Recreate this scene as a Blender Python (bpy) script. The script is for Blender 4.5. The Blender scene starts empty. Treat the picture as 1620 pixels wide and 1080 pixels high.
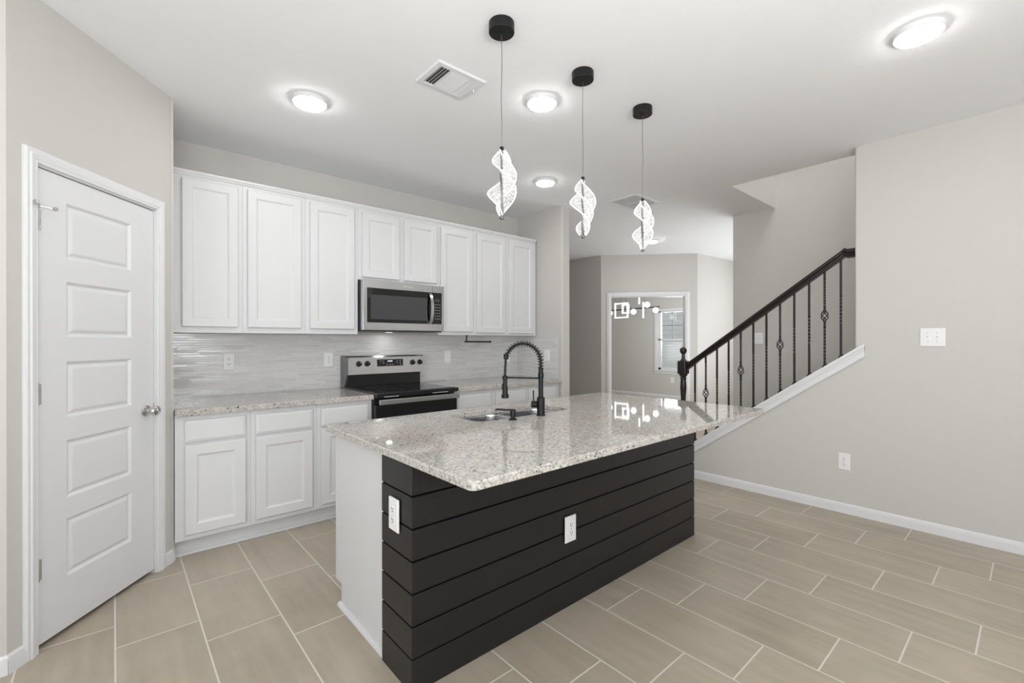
import bpy, bmesh, math, random
from mathutils import Vector, Matrix

# ------------------------------------------------------------------ camera, world, light, exposure
S = bpy.context.scene
C = S.collection
PI = math.pi
H = 2.74                                     # ceiling height
cd = bpy.data.cameras.new('camera'); cam = bpy.data.objects.new('camera', cd); C.objects.link(cam)
cd.sensor_width = 36.0; cd.lens = 723.0 / 1620.0 * 36.0; cd.clip_start = 0.05; cd.clip_end = 200
yaw, pit, rol = math.radians(41.07), math.radians(-0.03), math.radians(-0.07)
F = Vector((math.sin(yaw) * math.cos(pit), math.cos(yaw) * math.cos(pit), math.sin(pit)))
R0 = Vector((math.cos(yaw), -math.sin(yaw), 0)); U0 = R0.cross(F)
Rv = R0 * math.cos(rol) + U0 * math.sin(rol); Uv = U0 * math.cos(rol) - R0 * math.sin(rol)
M = Matrix(((Rv.x, Uv.x, -F.x, 0), (Rv.y, Uv.y, -F.y, 0), (Rv.z, Uv.z, -F.z, 1.30), (0, 0, 0, 1)))
cam.matrix_world = M
S.camera = cam

W = bpy.data.worlds.new('world'); S.world = W; W.use_nodes = True
W.node_tree.nodes['Background'].inputs[0].default_value = (0.93, 0.96, 1.0, 1)
W.node_tree.nodes['Background'].inputs[1].default_value = 1.15

S.view_settings.view_transform = 'Standard'
S.view_settings.look = 'None'
S.view_settings.gamma = 1.0
S.view_settings.use_curve_mapping = False
S.view_settings.exposure = 0.07

def area(name, loc, target, sx, sy, energy, color=(1, 1, 1)):
    l = bpy.data.lights.new(name, 'AREA'); l.shape = 'RECTANGLE'; l.size = sx; l.size_y = sy
    l.energy = energy; l.color = color
    o = bpy.data.objects.new(name, l); C.objects.link(o)
    o.location = loc
    o.rotation_euler = (Vector(target) - Vector(loc)).to_track_quat('-Z', 'Y').to_euler()
    return o
DAY = (0.965, 0.985, 1.0)
# daylight coming in at the living-room windows behind and beside the viewpoint
area('daylight_rear_window', (-1.6, -3.95, 1.45), (-1.6, 0, 1.5), 1.7, 1.7, 12, DAY)
area('daylight_rear_window', (1.45, -3.95, 1.45), (1.45, 0, 1.5), 1.6, 1.7, 16, DAY)
area('daylight_patio_door', (-3.15, -0.9, 1.15), (0, -0.9, 1.2), 2.2, 2.0, 72, DAY)
# unseen fill light added behind the camera to brighten the ceiling
area('ceiling_fill_light', (0.0, -1.0, 1.38), (0.30, -0.50, 2.7), 2.4, 1.3, 110, DAY)
area('daylight_entry', (8.5, 2.2, 1.6), (6.5, 2.9, 1.4), 1.2, 1.6, 44, DAY)
area('foyer_fill_light', (6.5, 2.2, 0.5), (6.2, 3.0, 2.7), 1.2, 1.0, 26, DAY)  # added fill aimed upward to lift the foyer, no real fixture
area('daylight_study_window', (10.0, 5.43, 1.9), (6, 5.43, 1.5), 0.9, 1.6, 55, DAY)
area('study_fill_light', (8.2, 3.95, 1.5), (9.0, 6.4, 1.3), 1.2, 1.5, 34, DAY)  # added fill brightening the study walls, no window on this side
area('stairwell_fill_light', (4.9, 0.9, 5.2), (4.9, 0.9, 2.6), 0.9, 1.4, 56, DAY)  # unseen lamp added under the upper ceiling to light the stairwell

# ------------------------------------------------------------------ node helpers
class NT:
    def __init__(s, name):
        s.m = bpy.data.materials.new(name); s.m.use_nodes = True
        s.t = s.m.node_tree; s.b = s.t.nodes['Principled BSDF']
    def n(s, ty, **kw):
        x = s.t.nodes.new(ty)
        for k, v in kw.items(): setattr(x, k, v)
        return x
    def put(s, sock, v):
        if hasattr(v, 'links') or isinstance(v, bpy.types.NodeSocket): s.t.links.new(v, sock)
        else: sock.default_value = v
    def math(s, op, a, b=0.0, c=None, clamp=False):
        x = s.n('ShaderNodeMath', operation=op); x.use_clamp = clamp
        s.put(x.inputs[0], a); s.put(x.inputs[1], b)
        if c is not None: s.put(x.inputs[2], c)
        return x.outputs[0]
    def mix(s, f, a, b, blend='MIX'):
        x = s.n('ShaderNodeMix', data_type='RGBA', blend_type=blend)
        s.put(x.inputs[0], f)
        s.put(x.inputs[6], a if not isinstance(a, tuple) else (*a[:3], 1))
        s.put(x.inputs[7], b if not isinstance(b, tuple) else (*b[:3], 1))
        return x.outputs[2]
    def obj(s):
        return s.n('ShaderNodeTexCoord').outputs['Object']
    def sep(s, v):
        x = s.n('ShaderNodeSeparateXYZ'); s.put(x.inputs[0], v); return x.outputs
    def comb(s, x, y, z):
        c = s.n('ShaderNodeCombineXYZ')
        for i, v in enumerate((x, y, z)): s.put(c.inputs[i], v)
        return c.outputs[0]
    def noise(s, v, scale, detail=3.0, rough=0.55):
        x = s.n('ShaderNodeTexNoise'); s.put(x.inputs['Vector'], v)
        x.inputs['Scale'].default_value = scale; x.inputs['Detail'].default_value = detail
        x.inputs['Roughness'].default_value = rough
        return x.outputs['Fac']
    def white(s, v):
        x = s.n('ShaderNodeTexWhiteNoise', noise_dimensions='3D'); s.put(x.inputs['Vector'], v)
        return x.outputs
    def ramp(s, f, a, b):
        x = s.n('ShaderNodeMapRange'); s.put(x.inputs[0], f)
        x.inputs[1].default_value = a; x.inputs[2].default_value = b
        return x.outputs[0]
    def scale(s, v, sx, sy, sz):
        x = s.n('ShaderNodeVectorMath', operation='MULTIPLY'); s.put(x.inputs[0], v)
        x.inputs[1].default_value = (sx, sy, sz); return x.outputs[0]
    def bump(s, h, strength, dist=0.01):
        x = s.n('ShaderNodeBump'); s.put(x.inputs['Height'], h)
        x.inputs['Strength'].default_value = strength; x.inputs['Distance'].default_value = dist
        return x.outputs[0]
    def set(s, **kw):
        names = dict(color='Base Color', rough='Roughness', metal='Metallic', normal='Normal', spec='Specular IOR Level',
                     coat='Coat Weight', ecol='Emission Color', estr='Emission Strength', alpha='Alpha', trans='Transmission Weight', ior='IOR')
        for k, v in kw.items():
            if isinstance(v, tuple): v = (*v[:3], 1)
            s.put(s.b.inputs[names[k]], v)
        return s

def plain(name, col, rough=0.5, metal=0.0, bump=None, spec=0.5):
    m = NT(name); v = m.obj()
    n = m.noise(v, 14.0, 2.0)
    c = m.mix(n, tuple(x * 0.985 for x in col), tuple(min(1, x * 1.015) for x in col))
    m.set(color=c, rough=rough, metal=metal, spec=spec)
    if bump: m.set(normal=m.bump(m.noise(v, bump[0], 4.0), bump[1], 0.004))
    return m.m

WALL = plain('greige_wall_paint', (0.574, 0.559, 0.533), 0.75, bump=(55, 0.12), spec=0.25)
CEIL = plain('white_ceiling_paint', (0.85, 0.86, 0.87), 0.85, bump=(38, 0.22), spec=0.2)
TRIM = plain('white_gloss_trim', (0.715, 0.72, 0.735), 0.38)
CAB = plain('white_cabinet_paint', (0.66, 0.665, 0.675), 0.36)
CABIN = plain('cabinet_shadow_board', (0.55, 0.55, 0.55), 0.6)
PLATE = plain('white_plastic', (0.80, 0.80, 0.80), 0.30)
SLOT = plain('dark_slot', (0.05, 0.05, 0.05), 0.6)
BLACKM = plain('matte_black_metal', (0.007, 0.007, 0.008), 0.42, spec=0.32)
IRON = plain('black_iron', (0.010, 0.009, 0.009), 0.42)
RAILW = plain('espresso_wood', (0.012, 0.009, 0.008), 0.28)
BLACKG = plain('black_glass', (0.006, 0.006, 0.007), 0.06)
BLACKP = plain('black_enamel', (0.010, 0.010, 0.011), 0.22)
WINGL = plain('smoked_oven_window', (0.050, 0.050, 0.054), 0.10)
CHROME = plain('satin_nickel', (0.62, 0.61, 0.60), 0.22, 1.0)
GREYM = plain('grey_rod_metal', (0.20, 0.20, 0.20), 0.35, 0.8)
DUCT = plain('dark_duct', (0.06, 0.06, 0.065), 0.8)
MARK = plain('pale_print', (0.55, 0.56, 0.58), 0.5)
DARKP = plain('dark_pantry', (0.10, 0.095, 0.09), 0.9)
TREAD = plain('tan_stair_tread', (0.36, 0.31, 0.25), 0.7)

def m_steel(name, along_x=True, base=0.62, rough=0.23):
    m = NT(name); v = m.obj()
    st = m.noise(m.scale(v, 1.5 if along_x else 220, 220 if along_x else 220, 220 if along_x else 1.5), 1.0, 3.0)
    c = m.mix(st, (base * 0.88, base * 0.89, base * 0.91), (base * 1.08, base * 1.09, base * 1.11))
    m.set(color=c, metal=1.0, rough=m.math('MULTIPLY_ADD', st, 0.12, rough - 0.06))
    m.set(normal=m.bump(st, 0.03, 0.002))
    return m.m
STEEL = m_steel('brushed_stainless')
SINKM = m_steel('brushed_sink_steel', True, 0.52, 0.24)

def m_shiplap():
    m = NT('charcoal_shiplap_paint'); v = m.obj()
    n = m.noise(m.scale(v, 2, 2, 40), 1.0, 3.0)
    m.set(color=m.mix(n, (0.0115, 0.0115, 0.012), (0.0145, 0.0145, 0.015)), rough=0.34, spec=0.42, normal=m.bump(n, 0.05, 0.003))
    return m.m
SHIP = m_shiplap()

def m_floor():
    m = NT('beige_porcelain_tile'); v = m.obj(); x, y, z = m.sep(v)
    a = m.math('DIVIDE', m.math('SUBTRACT', x, 0.003), 0.2985)
    col = m.math('FLOOR', a)
    b = m.math('DIVIDE', m.math('ADD', m.math('SUBTRACT', y, 2.566), m.math('MULTIPLY', col, 0.2)), 0.6)
    row = m.math('FLOOR', b)
    fa = m.math('ABSOLUTE', m.math('SUBTRACT', m.math('FRACT', a), 0.5))
    fb = m.math('ABSOLUTE', m.math('SUBTRACT', m.math('FRACT', b), 0.5))
    da = m.math('MULTIPLY', m.math('SUBTRACT', 0.5, fa), 0.2985)
    db = m.math('MULTIPLY', m.math('SUBTRACT', 0.5, fb), 0.6)
    d = m.math('MINIMUM', da, db)
    tile = m.ramp(d, 0.0026, 0.0038)
    w = m.white(m.comb(col, row, 0.0))
    off = m.n('ShaderNodeVectorMath', operation='ADD'); m.put(off.inputs[0], v)
    sc = m.n('ShaderNodeVectorMath', operation='SCALE'); m.put(sc.inputs[0], w[1]); sc.inputs['Scale'].default_value = 7.0
    m.put(off.inputs[1], sc.outputs[0])
    pv = off.outputs[0]
    streak = m.noise(m.scale(pv, 16, 1.6, 1), 1.0, 5.0, 0.6)
    cloud = m.noise(pv, 3.2, 4.0, 0.6)
    f = m.math('ADD', m.math('MULTIPLY', streak, 0.55), m.math('MULTIPLY', cloud, 0.45))
    f = m.math('ADD', m.ramp(f, 0.30, 0.70), m.math('MULTIPLY_ADD', w[0], 0.24, -0.12), clamp=True)
    c = m.mix(f, (0.358, 0.304, 0.235), (0.490, 0.428, 0.345))
    c = m.mix(tile, (0.68, 0.63, 0.57), c)
    m.set(color=c, rough=m.math('MULTIPLY_ADD', tile, -0.36, 0.78), spec=0.45, normal=m.bump(tile, 0.25, 0.002))
    return m.m
FLOOR = m_floor()

def m_granite():
    m = NT('speckled_granite'); v = m.obj()
    n1 = m.noise(v, 95, 4.0, 0.65)
    n2 = m.noise(v, 24, 3.0)
    c = m.mix(m.ramp(n1, 0.40, 0.60), (0.39, 0.365, 0.335), (0.62, 0.595, 0.555))
    c = m.mix(m.math('MULTIPLY', m.ramp(n2, 0.48, 0.66), 0.45), c, (0.36, 0.34, 0.325))
    big = m.noise(v, 3.4, 2.0)
    c = m.mix(m.math('MULTIPLY', m.math('MULTIPLY', m.ramp(big, 0.56, 0.66), m.ramp(n1, 0.40, 0.58)), 0.45), c, (0.52, 0.36, 0.34))
    off = m.n('ShaderNodeVectorMath', operation='ADD'); m.put(off.inputs[0], v); off.inputs[1].default_value = (3.1, 7.7, 1.3)
    n3 = m.noise(m.scale(off.outputs[0], 0.85, 1.25, 1.0), 84, 2.5, 0.55)
    clus = m.ramp(m.noise(v, 11, 2.0), 0.38, 0.62)
    c = m.mix(m.math('MULTIPLY', m.ramp(n3, 0.575, 0.620), m.math('MULTIPLY_ADD', clus, 0.75, 0.20)), c, (0.045, 0.042, 0.042))
    m.set(color=c, rough=0.035, spec=0.5)
    return m.m
GRAN = m_granite()

def m_mosaic():
    m = NT('glass_strip_mosaic'); v = m.obj(); x, y, z = m.sep(v)
    hgt = 0.0172
    a = m.math('DIVIDE', z, hgt); row = m.math('FLOOR', a)
    rr = m.white(m.comb(row, 3.0, 0.0))[0]
    u = m.math('ADD', m.math('ADD', x, y), m.math('MULTIPLY', rr, 3.7))
    ln = m.math('MULTIPLY_ADD', rr, 0.10, 0.11)
    bb = m.math('DIVIDE', u, ln); ci = m.math('FLOOR', bb)
    w = m.white(m.comb(row, ci, 5.0))
    dz = m.math('MULTIPLY', m.math('SUBTRACT', 0.5, m.math('ABSOLUTE', m.math('SUBTRACT', m.math('FRACT', a), 0.5))), hgt)
    du = m.math('MULTIPLY', m.math('SUBTRACT', 0.5, m.math('ABSOLUTE', m.math('SUBTRACT', m.math('FRACT', bb), 0.5))), ln)
    tile = m.ramp(m.math('MINIMUM', dz, du), 0.0006, 0.0016)
    n = m.noise(m.scale(v, 6, 6, 60), 1.0, 3.0)
    ci2 = m.math('MULTIPLY_ADD', n, 0.25, m.math('MULTIPLY', w[0], 0.8), clamp=True)
    c = m.mix(ci2, (0.53, 0.525, 0.525), (0.66, 0.66, 0.66))
    c = m.mix(tile, (0.74, 0.73, 0.72), c)
    geo = m.n('ShaderNodeNewGeometry')
    tl = m.n('ShaderNodeVectorMath', operation='SUBTRACT'); m.put(tl.inputs[0], w[1]); tl.inputs[1].default_value = (0.5, 0.5, 0.5)
    ts = m.n('ShaderNodeVectorMath', operation='SCALE'); m.put(ts.inputs[0], tl.outputs[0]); ts.inputs['Scale'].default_value = 0.055
    ad = m.n('ShaderNodeVectorMath', operation='ADD'); m.put(ad.inputs[0], geo.outputs['Normal']); m.put(ad.inputs[1], ts.outputs[0])
    no = m.n('ShaderNodeVectorMath', operation='NORMALIZE'); m.put(no.inputs[0], ad.outputs[0])
    bp = m.n('ShaderNodeBump'); m.put(bp.inputs['Height'], tile); m.put(bp.inputs['Normal'], no.outputs[0])
    bp.inputs['Strength'].default_value = 0.35; bp.inputs['Distance'].default_value = 0.001
    m.set(color=c, rough=m.math('MULTIPLY_ADD', tile, -0.42, 0.55), spec=0.6, normal=bp.outputs[0])
    return m.m
MOSA = m_mosaic()

def m_emit(name, col, st):
    m = NT(name); m.set(color=(0.9, 0.9, 0.9), ecol=col, estr=st, rough=0.4); return m.m
LEDM = m_emit('led_diffuser', (1.0, 0.985, 0.96), 62.0)
LEDS = m_emit('chandelier_led', (1.0, 0.99, 0.97), 3.2)
EDGE = m_emit('lit_acrylic_edge', (1.0, 0.99, 0.98), 3.0)

def m_acrylic():
    m = NT('lit_bubble_acrylic'); v = m.obj()
    vo = m.n('ShaderNodeTexVoronoi'); m.put(vo.inputs['Vector'], v); vo.inputs['Scale'].default_value = 150
    f = m.ramp(vo.outputs['Distance'], 0.38, 0.66)
    tr = m.n('ShaderNodeBsdfTransparent'); tr.inputs[0].default_value = (0.93, 0.93, 0.93, 1)
    em = m.n('ShaderNodeEmission'); em.inputs[0].default_value = (1, 0.99, 0.98, 1); em.inputs[1].default_value = 1.0
    gl = m.n('ShaderNodeBsdfGlossy'); gl.inputs['Roughness'].default_value = 0.12
    a = m.n('ShaderNodeMixShader'); a.inputs[0].default_value = 0.10
    m.t.links.new(tr.outputs[0], a.inputs[1]); m.t.links.new(gl.outputs[0], a.inputs[2])
    b = m.n('ShaderNodeMixShader'); m.t.links.new(m.math('MULTIPLY_ADD', f, 0.85, 0.05), b.inputs[0])
    m.t.links.new(a.outputs[0], b.inputs[1]); m.t.links.new(em.outputs[0], b.inputs[2])
    m.t.links.new(b.outputs[0], m.t.nodes['Material Output'].inputs[0])
    return m.m
ACRY = m_acrylic()

def m_glass():
    m = NT('window_glass')
    tr = m.n('ShaderNodeBsdfTransparent'); tr.inputs[0].default_value = (0.95, 0.96, 0.96, 1)
    gl = m.n('ShaderNodeBsdfGlossy'); gl.inputs['Roughness'].default_value = 0.02
    fr = m.n('ShaderNodeFresnel'); fr.inputs[0].default_value = 1.45
    x = m.n('ShaderNodeMixShader'); m.t.links.new(fr.outputs[0], x.inputs[0])
    m.t.links.new(tr.outputs[0], x.inputs[1]); m.t.links.new(gl.outputs[0], x.inputs[2])
    m.t.links.new(x.outputs[0], m.t.nodes['Material Output'].inputs[0])
    return m.m
GLASS = m_glass()

def m_siding():
    m = NT('lap_siding'); v = m.obj(); x, y, z = m.sep(v)
    f = m.math('FRACT', m.math('DIVIDE', z, 0.16))
    c = m.mix(m.ramp(f, 0.0, 0.12), (0.30, 0.30, 0.30), (0.62, 0.62, 0.62))
    m.set(color=c, rough=0.7); return m.m
SIDING = m_siding()
GRASS = plain('dry_lawn', (0.22, 0.23, 0.13), 0.9)

# ------------------------------------------------------------------ mesh helpers
def nbm(): return bmesh.new()
def box(bm, x0, x1, y0, y1, z0, z1, bev=0.0, seg=2):
    t = bmesh.new()
    bmesh.ops.create_cube(t, size=1.0)
    for v in t.verts:
        v.co = Vector(((x0 + x1) / 2 + v.co.x * (x1 - x0), (y0 + y1) / 2 + v.co.y * (y1 - y0), (z0 + z1) / 2 + v.co.z * (z1 - z0)))
    if bev > 0:
        bmesh.ops.bevel(t, geom=list(t.edges), offset=bev, segments=seg, affect='EDGES', profile=0.5)
    join(bm, t)
def join(bm, t, mat=None):
    vm = {}
    for v in t.verts: vm[v] = bm.verts.new(mat @ v.co if mat else v.co)
    for f in t.faces:
        try: bm.faces.new([vm[v] for v in f.verts])
        except ValueError: pass
    t.free()
def rings(bm, loops, closed=True, cap0=True, cap1=True):
    L = [[bm.verts.new(p) for p in lp] for lp in loops]
    n = len(L[0])
    for a, b in zip(L, L[1:]):
        for i in range(n if closed else n - 1):
            j = (i + 1) % n
            bm.faces.new((a[i], a[j], b[j], b[i]))
    if closed and cap0: bm.faces.new(L[0][::-1])
    if closed and cap1: bm.faces.new(L[-1])
    return L
def lathe(bm, prof, cx=0, cy=0, n=24, axis='z', origin=None, caps=True):
    loops = []
    for r, h in prof:
        lp = []
        for i in range(n):
            a = 2 * PI * i / n
            if axis == 'z': lp.append((cx + r * math.cos(a), cy + r * math.sin(a), h))
            elif axis == 'y': lp.append((cx + r * math.cos(a), h, cy + r * math.sin(a)))
            else: lp.append((h, cx + r * math.cos(a), cy + r * math.sin(a)))
        loops.append(lp)
    rings(bm, loops, True, caps, caps)
def tube(bm, pts, r, n=8, radii=None):
    pts = [Vector(p) for p in pts]; loops = []
    d = (pts[1] - pts[0]).normalized()
    up = Vector((0, 0, 1)) if abs(d.z) < 0.9 else Vector((1, 0, 0))
    s = d.cross(up).normalized()
    for i, p in enumerate(pts):
        if i == 0: t = pts[1] - p
        elif i == len(pts) - 1: t = p - pts[i - 1]
        else: t = pts[i + 1] - pts[i - 1]
        t.normalize()
        s = (s - t * s.dot(t)).normalized(); u = t.cross(s)
        rr = radii[i] if radii else r
        loops.append([p + s * (rr * math.cos(2 * PI * k / n)) + u * (rr * math.sin(2 * PI * k / n)) for k in range(n)])
    rings(bm, loops)
def prism(bm, poly, axis, a0, a1):
    """poly in the two other axes, extruded along axis"""
    def P(q, a):
        if axis == 'x': return (a, q[0], q[1])
        if axis == 'y': return (q[0], a, q[1])
        return (q[0], q[1], a)
    rings(bm, [[P(q, a0) for q in poly], [P(q, a1) for q in poly]])
def nested(bm, x0, x1, z0, z1, prof):
    """rectangular panel in the xz plane facing -y: prof is a list of (inset, y)"""
    loops = [[(x0 + i, y, z0 + i), (x1 - i, y, z0 + i), (x1 - i, y, z1 - i), (x0 + i, y, z1 - i)] for i, y in prof]
    rings(bm, loops, True, False, True)
def rrect(x0, x1, y0, y1, r, n=6):
    pts = []
    for cx, cy, a0 in ((x1 - r, y0 + r, -PI / 2), (x1 - r, y1 - r, 0), (x0 + r, y1 - r, PI / 2), (x0 + r, y0 + r, PI)):
        for i in range(n + 1):
            a = a0 + PI / 2 * i / n
            pts.append((cx + r * math.cos(a), cy + r * math.sin(a)))
    return pts

def obj(name, bm, mat, parent=None, smooth=True):
    bmesh.ops.recalc_face_normals(bm, faces=list(bm.faces))
    me = bpy.data.meshes.new(name); bm.to_mesh(me); bm.free()
    if smooth:
        for p in me.polygons: p.use_smooth = True
        me.set_sharp_from_angle(angle=math.radians(32))
    for m in (mat if isinstance(mat, (list, tuple)) else [mat]): me.materials.append(m)
    o = bpy.data.objects.new(name, me); C.objects.link(o)
    if parent: o.parent = parent
    if smooth:
        wn = o.modifiers.new('weighted_normal', 'WEIGHTED_NORMAL'); wn.keep_sharp = True; wn.weight = 100
    return o
def thing(name, label, cat, loc=(0, 0, 0), rz=0.0, group=None):
    o = bpy.data.objects.new(name, None); C.objects.link(o)
    o.empty_display_size = 0.1; o.location = loc; o.rotation_euler = (0, 0, rz)
    o['label'] = label; o['category'] = cat
    if group: o['group'] = group
    return o
def struct(name, bm, mat, smooth=True, label=None):
    o = obj(name, bm, mat, None, smooth); o['kind'] = 'structure'
    if label: o['label'] = label
    return o
def sempty(name, loc, rz):
    o = bpy.data.objects.new(name, None); C.objects.link(o); o.location = loc; o.rotation_euler = (0, 0, rz)
    o['kind'] = 'structure'; return o
def tag(o, label, cat, group=None):
    o['label'] = label; o['category'] = cat
    if group: o['group'] = group
    return o
def place(o, loc, rz): o.location = loc; o.rotation_euler = (0, 0, rz); return o

FACE_X = -PI / 2          # local -y (front) looks towards -x

# ------------------------------------------------------------------ room shell
b = nbm(); box(b, -3.4, 10.2, -4.3, 8.0, -0.12, 0.0); struct('floor', b, FLOOR, False)
b = nbm()
box(b, -3.4, 4.335, -4.3, 1.868, H, H + 0.12)
box(b, -3.4, 9.7, 1.868, 8.0, H, H + 0.12)
box(b, 5.53, 9.7, 0.3, 1.868, H, H + 0.12)
struct('ceiling', b, CEIL, False)

XR, YB = 4.165, 4.03
b = nbm(); box(b, -1.6, 3.72, YB, YB + 0.12, 0, H); struct('wall_kitchen', b, WALL, False)
b = nbm()
t = bmesh.new(); bmesh.ops.create_cube(t, size=1.0)
for v in t.verts: v.co = Vector((3.6575 + v.co.x * 0.125, (3.312 + 7.9) / 2 + v.co.y * (7.9 - 3.312), H / 2 + v.co.z * H))
ed = [e for e in t.edges if abs(e.verts[0].co.y - 3.312) < 1e-4 and abs(e.verts[1].co.y - 3.312) < 1e-4 and abs(e.verts[0].co.z - e.verts[1].co.z) > 1]
bmesh.ops.bevel(t, geom=ed, offset=0.018, segments=4, affect='EDGES', profile=0.5)
join(b, t); struct('wall_return', b, WALL)
b = nbm(); box(b, 0.13, 0.268, 3.37, YB, 0, H); struct('wall_pantry_side', b, WALL, False)
# angled pantry wall with its door opening (local x runs along the wall)
DU = Vector((0.48, 0.593, 0)).normalized(); DA = math.atan2(DU.y, DU.x); DP = (0.249, 3.35, 0)
b = nbm()
prism(b, [(-0.90, 0.0), (-0.792, 0.0), (-0.792, 0.12), (-0.96, 0.12)], 'z', 0, H)
prism(b, [(-0.103, 0.0), (0.0, 0.0), (0.03, 0.04), (-0.05, 0.12), (-0.103, 0.12)], 'z', 0, H)
box(b, -0.792, -0.103, 0, 0.12, 2.058, H)
place(struct('wall_pantry', b, WALL, False), DP, DA)
lc = Vector(DP) + DU * -0.90
b = nbm(); box(b, -3.3, lc.x, lc.y, lc.y + 0.12, 0, H); struct('wall_left', b, WALL, False)
b = nbm(); box(b, -1.6, -1.5, lc.y + 0.12, YB, 0, H); struct('wall_pantry_rear', b, DARKP, False)
# right wall with rounded outer corner
b = nbm()
t = bmesh.new(); bmesh.ops.create_cube(t, size=1.0)
for v in t.verts: v.co = Vector((XR + 0.0675 + v.co.x * 0.135, (-4.3 + 0.89) / 2 + v.co.y * 5.19, H / 2 + v.co.z * H))
ed = [e for e in t.edges if abs(e.verts[0].co.y - 0.89) < 1e-4 and abs(e.verts[1].co.y - 0.89) < 1e-4 and abs(e.verts[0].co.z - e.verts[1].co.z) > 1]
bmesh.ops.bevel(t, geom=ed, offset=0.015, segments=4, affect='EDGES', profile=0.5)
join(b, t); struct('wall_right', b, WALL)
SL = 0.716
def capz(y): return 0.341 + (2.143 - y) * SL
b = nbm(); prism(b, [(0.875, 0), (2.235, 0), (2.235, capz(2.235) - 0.03), (0.875, capz(0.875) - 0.03)], 'x', XR, XR + 0.135)
struct('wall_knee', b, WALL, False)
# sloped white cap with its skirt board
b = nbm()
y0, y1 = 0.888, 2.25
for xa, xb, za, zb in ((XR - 0.02, XR + 0.155, -0.030, 0.0), (XR - 0.014, XR, -0.098, -0.028), (XR - 0.020, XR - 0.002, -0.048, -0.028)):
    ys = 0.83 if xb < XR + 0.01 else y0
    prism(b, [(ys, capz(ys) + za), (y1, capz(y1) + za), (y1, capz(y1) + zb), (ys, capz(ys) + zb)], 'x', xa, xb)
ys = 0.83
prism(b, [(ys, capz(ys) - 0.03), (0.888, capz(0.888) - 0.03), (0.888, capz(0.888)), (ys, capz(ys))], 'x', XR - 0.02, XR - 0.001)
struct('trim_1', b, TRIM, False, 'sloped white cap board on the knee wall under the stair railing')
# stair well
b = nbm(); box(b, 5.42, 5.54, -1.3, 2.312, 0, 5.3); struct('wall_stair', b, WALL, False)
b = nbm()
box(b, 4.333, 5.42, 1.864, 1.988, H + 0.001, 5.3)
box(b, 4.215, 4.339, -1.3, 1.988, H + 0.001, 5.3)
box(b, 4.215, 5.54, -1.42, -1.3, 0, 5.3)
struct('wall_stair_upper', b, WALL, False)
b = nbm(); box(b, 4.215, 5.54, -1.42, 1.988, 5.3, 5.4); struct('ceiling_stair', b, CEIL, False)
b = nbm()
for k in range(1, 15):
    yn = 2.143 - (0.19 * k + 0.13 - 0.341) / SL
    box(b, XR + 0.14, 5.418, yn - 0.2655, yn, 0.0, 0.19 * k - 0.03)
    box(b, XR + 0.14, 5.418, yn - 0.2655, yn + 0.02, 0.19 * k - 0.03, 0.19 * k, 0.006)
struct('stairs', b, TREAD, False)
# foyer walls
PA = Vector((6.174, 4.816, 0)); PB = Vector((7.227, 3.655, 0)); GU = (PB - PA).normalized(); GA = math.atan2(GU.y, GU.x); GL = (PB - PA).length
b = nbm(); box(b, 6.174, 6.29, 4.80, 7.9, 0, H); struct('wall_foyer_left', b, WALL, False)
b = nbm()
box(b, 0, 0.165, 0, 0.115, 0, H); box(b, 1.380, GL, 0, 0.115, 0, H); box(b, 0.165, 1.380, 0, 0.115, 2.05, H)
place(struct('wall_diagonal', b, WALL, False), PA, GA)
b = nbm(); prism(b, [(7.227, 3.655), (8.75, 3.56), (8.75, 3.70), (7.20, 3.77)], 'z', 0, H); struct('wall_foyer_right', b, WALL, False)
b = nbm(); box(b, 8.6, 8.72, 0.3, 3.6, 0, H); struct('wall_entry', b, WALL, False)
b = nbm(); box(b, 5.54, 8.72, 0.3, 0.42, 0, H); struct('wall_entry_side', b, WALL, False)
b = nbm(); box(b, 3.6, 9.7, 7.8, 7.92, 0, H); struct('wall_hall_end', b, WALL, False)
WY0, WY1, WZ0, WZ1 = 5.10, 5.775, 0.64, 1.99
b = nbm()
box(b, 9.5, 9.62, 3.4, WY0, 0, H); box(b, 9.5, 9.62, WY1, 7.9, 0, H)
box(b, 9.5, 9.62, WY0, WY1, 0, WZ0); box(b, 9.5, 9.62, WY0, WY1, WZ1, H)
struct('wall_study', b, WALL, False)
# living room walls behind the viewpoint, with window openings
b = nbm()
xs = [-3.3, -2.5, -0.7, 0.6, 2.3, 4.3]
box(b, -3.3, 4.3, -4.12, -4.0, 0, 0.55); box(b, -3.3, 4.3, -4.12, -4.0, 2.35, H)
for i in range(0, 6, 2): box(b, xs[i], xs[i + 1], -4.12, -4.0, 0.55, 2.35)
struct('wall_rear', b, WALL, False)
b = nbm()
box(b, -3.3, -3.18, -4.0, -2.05, 0, H); box(b, -3.3, -3.18, 0.25, lc.y, 0, H); box(b, -3.3, -3.18, -2.05, 0.25, 2.2, H)
struct('wall_patio', b, WALL, False)

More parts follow.
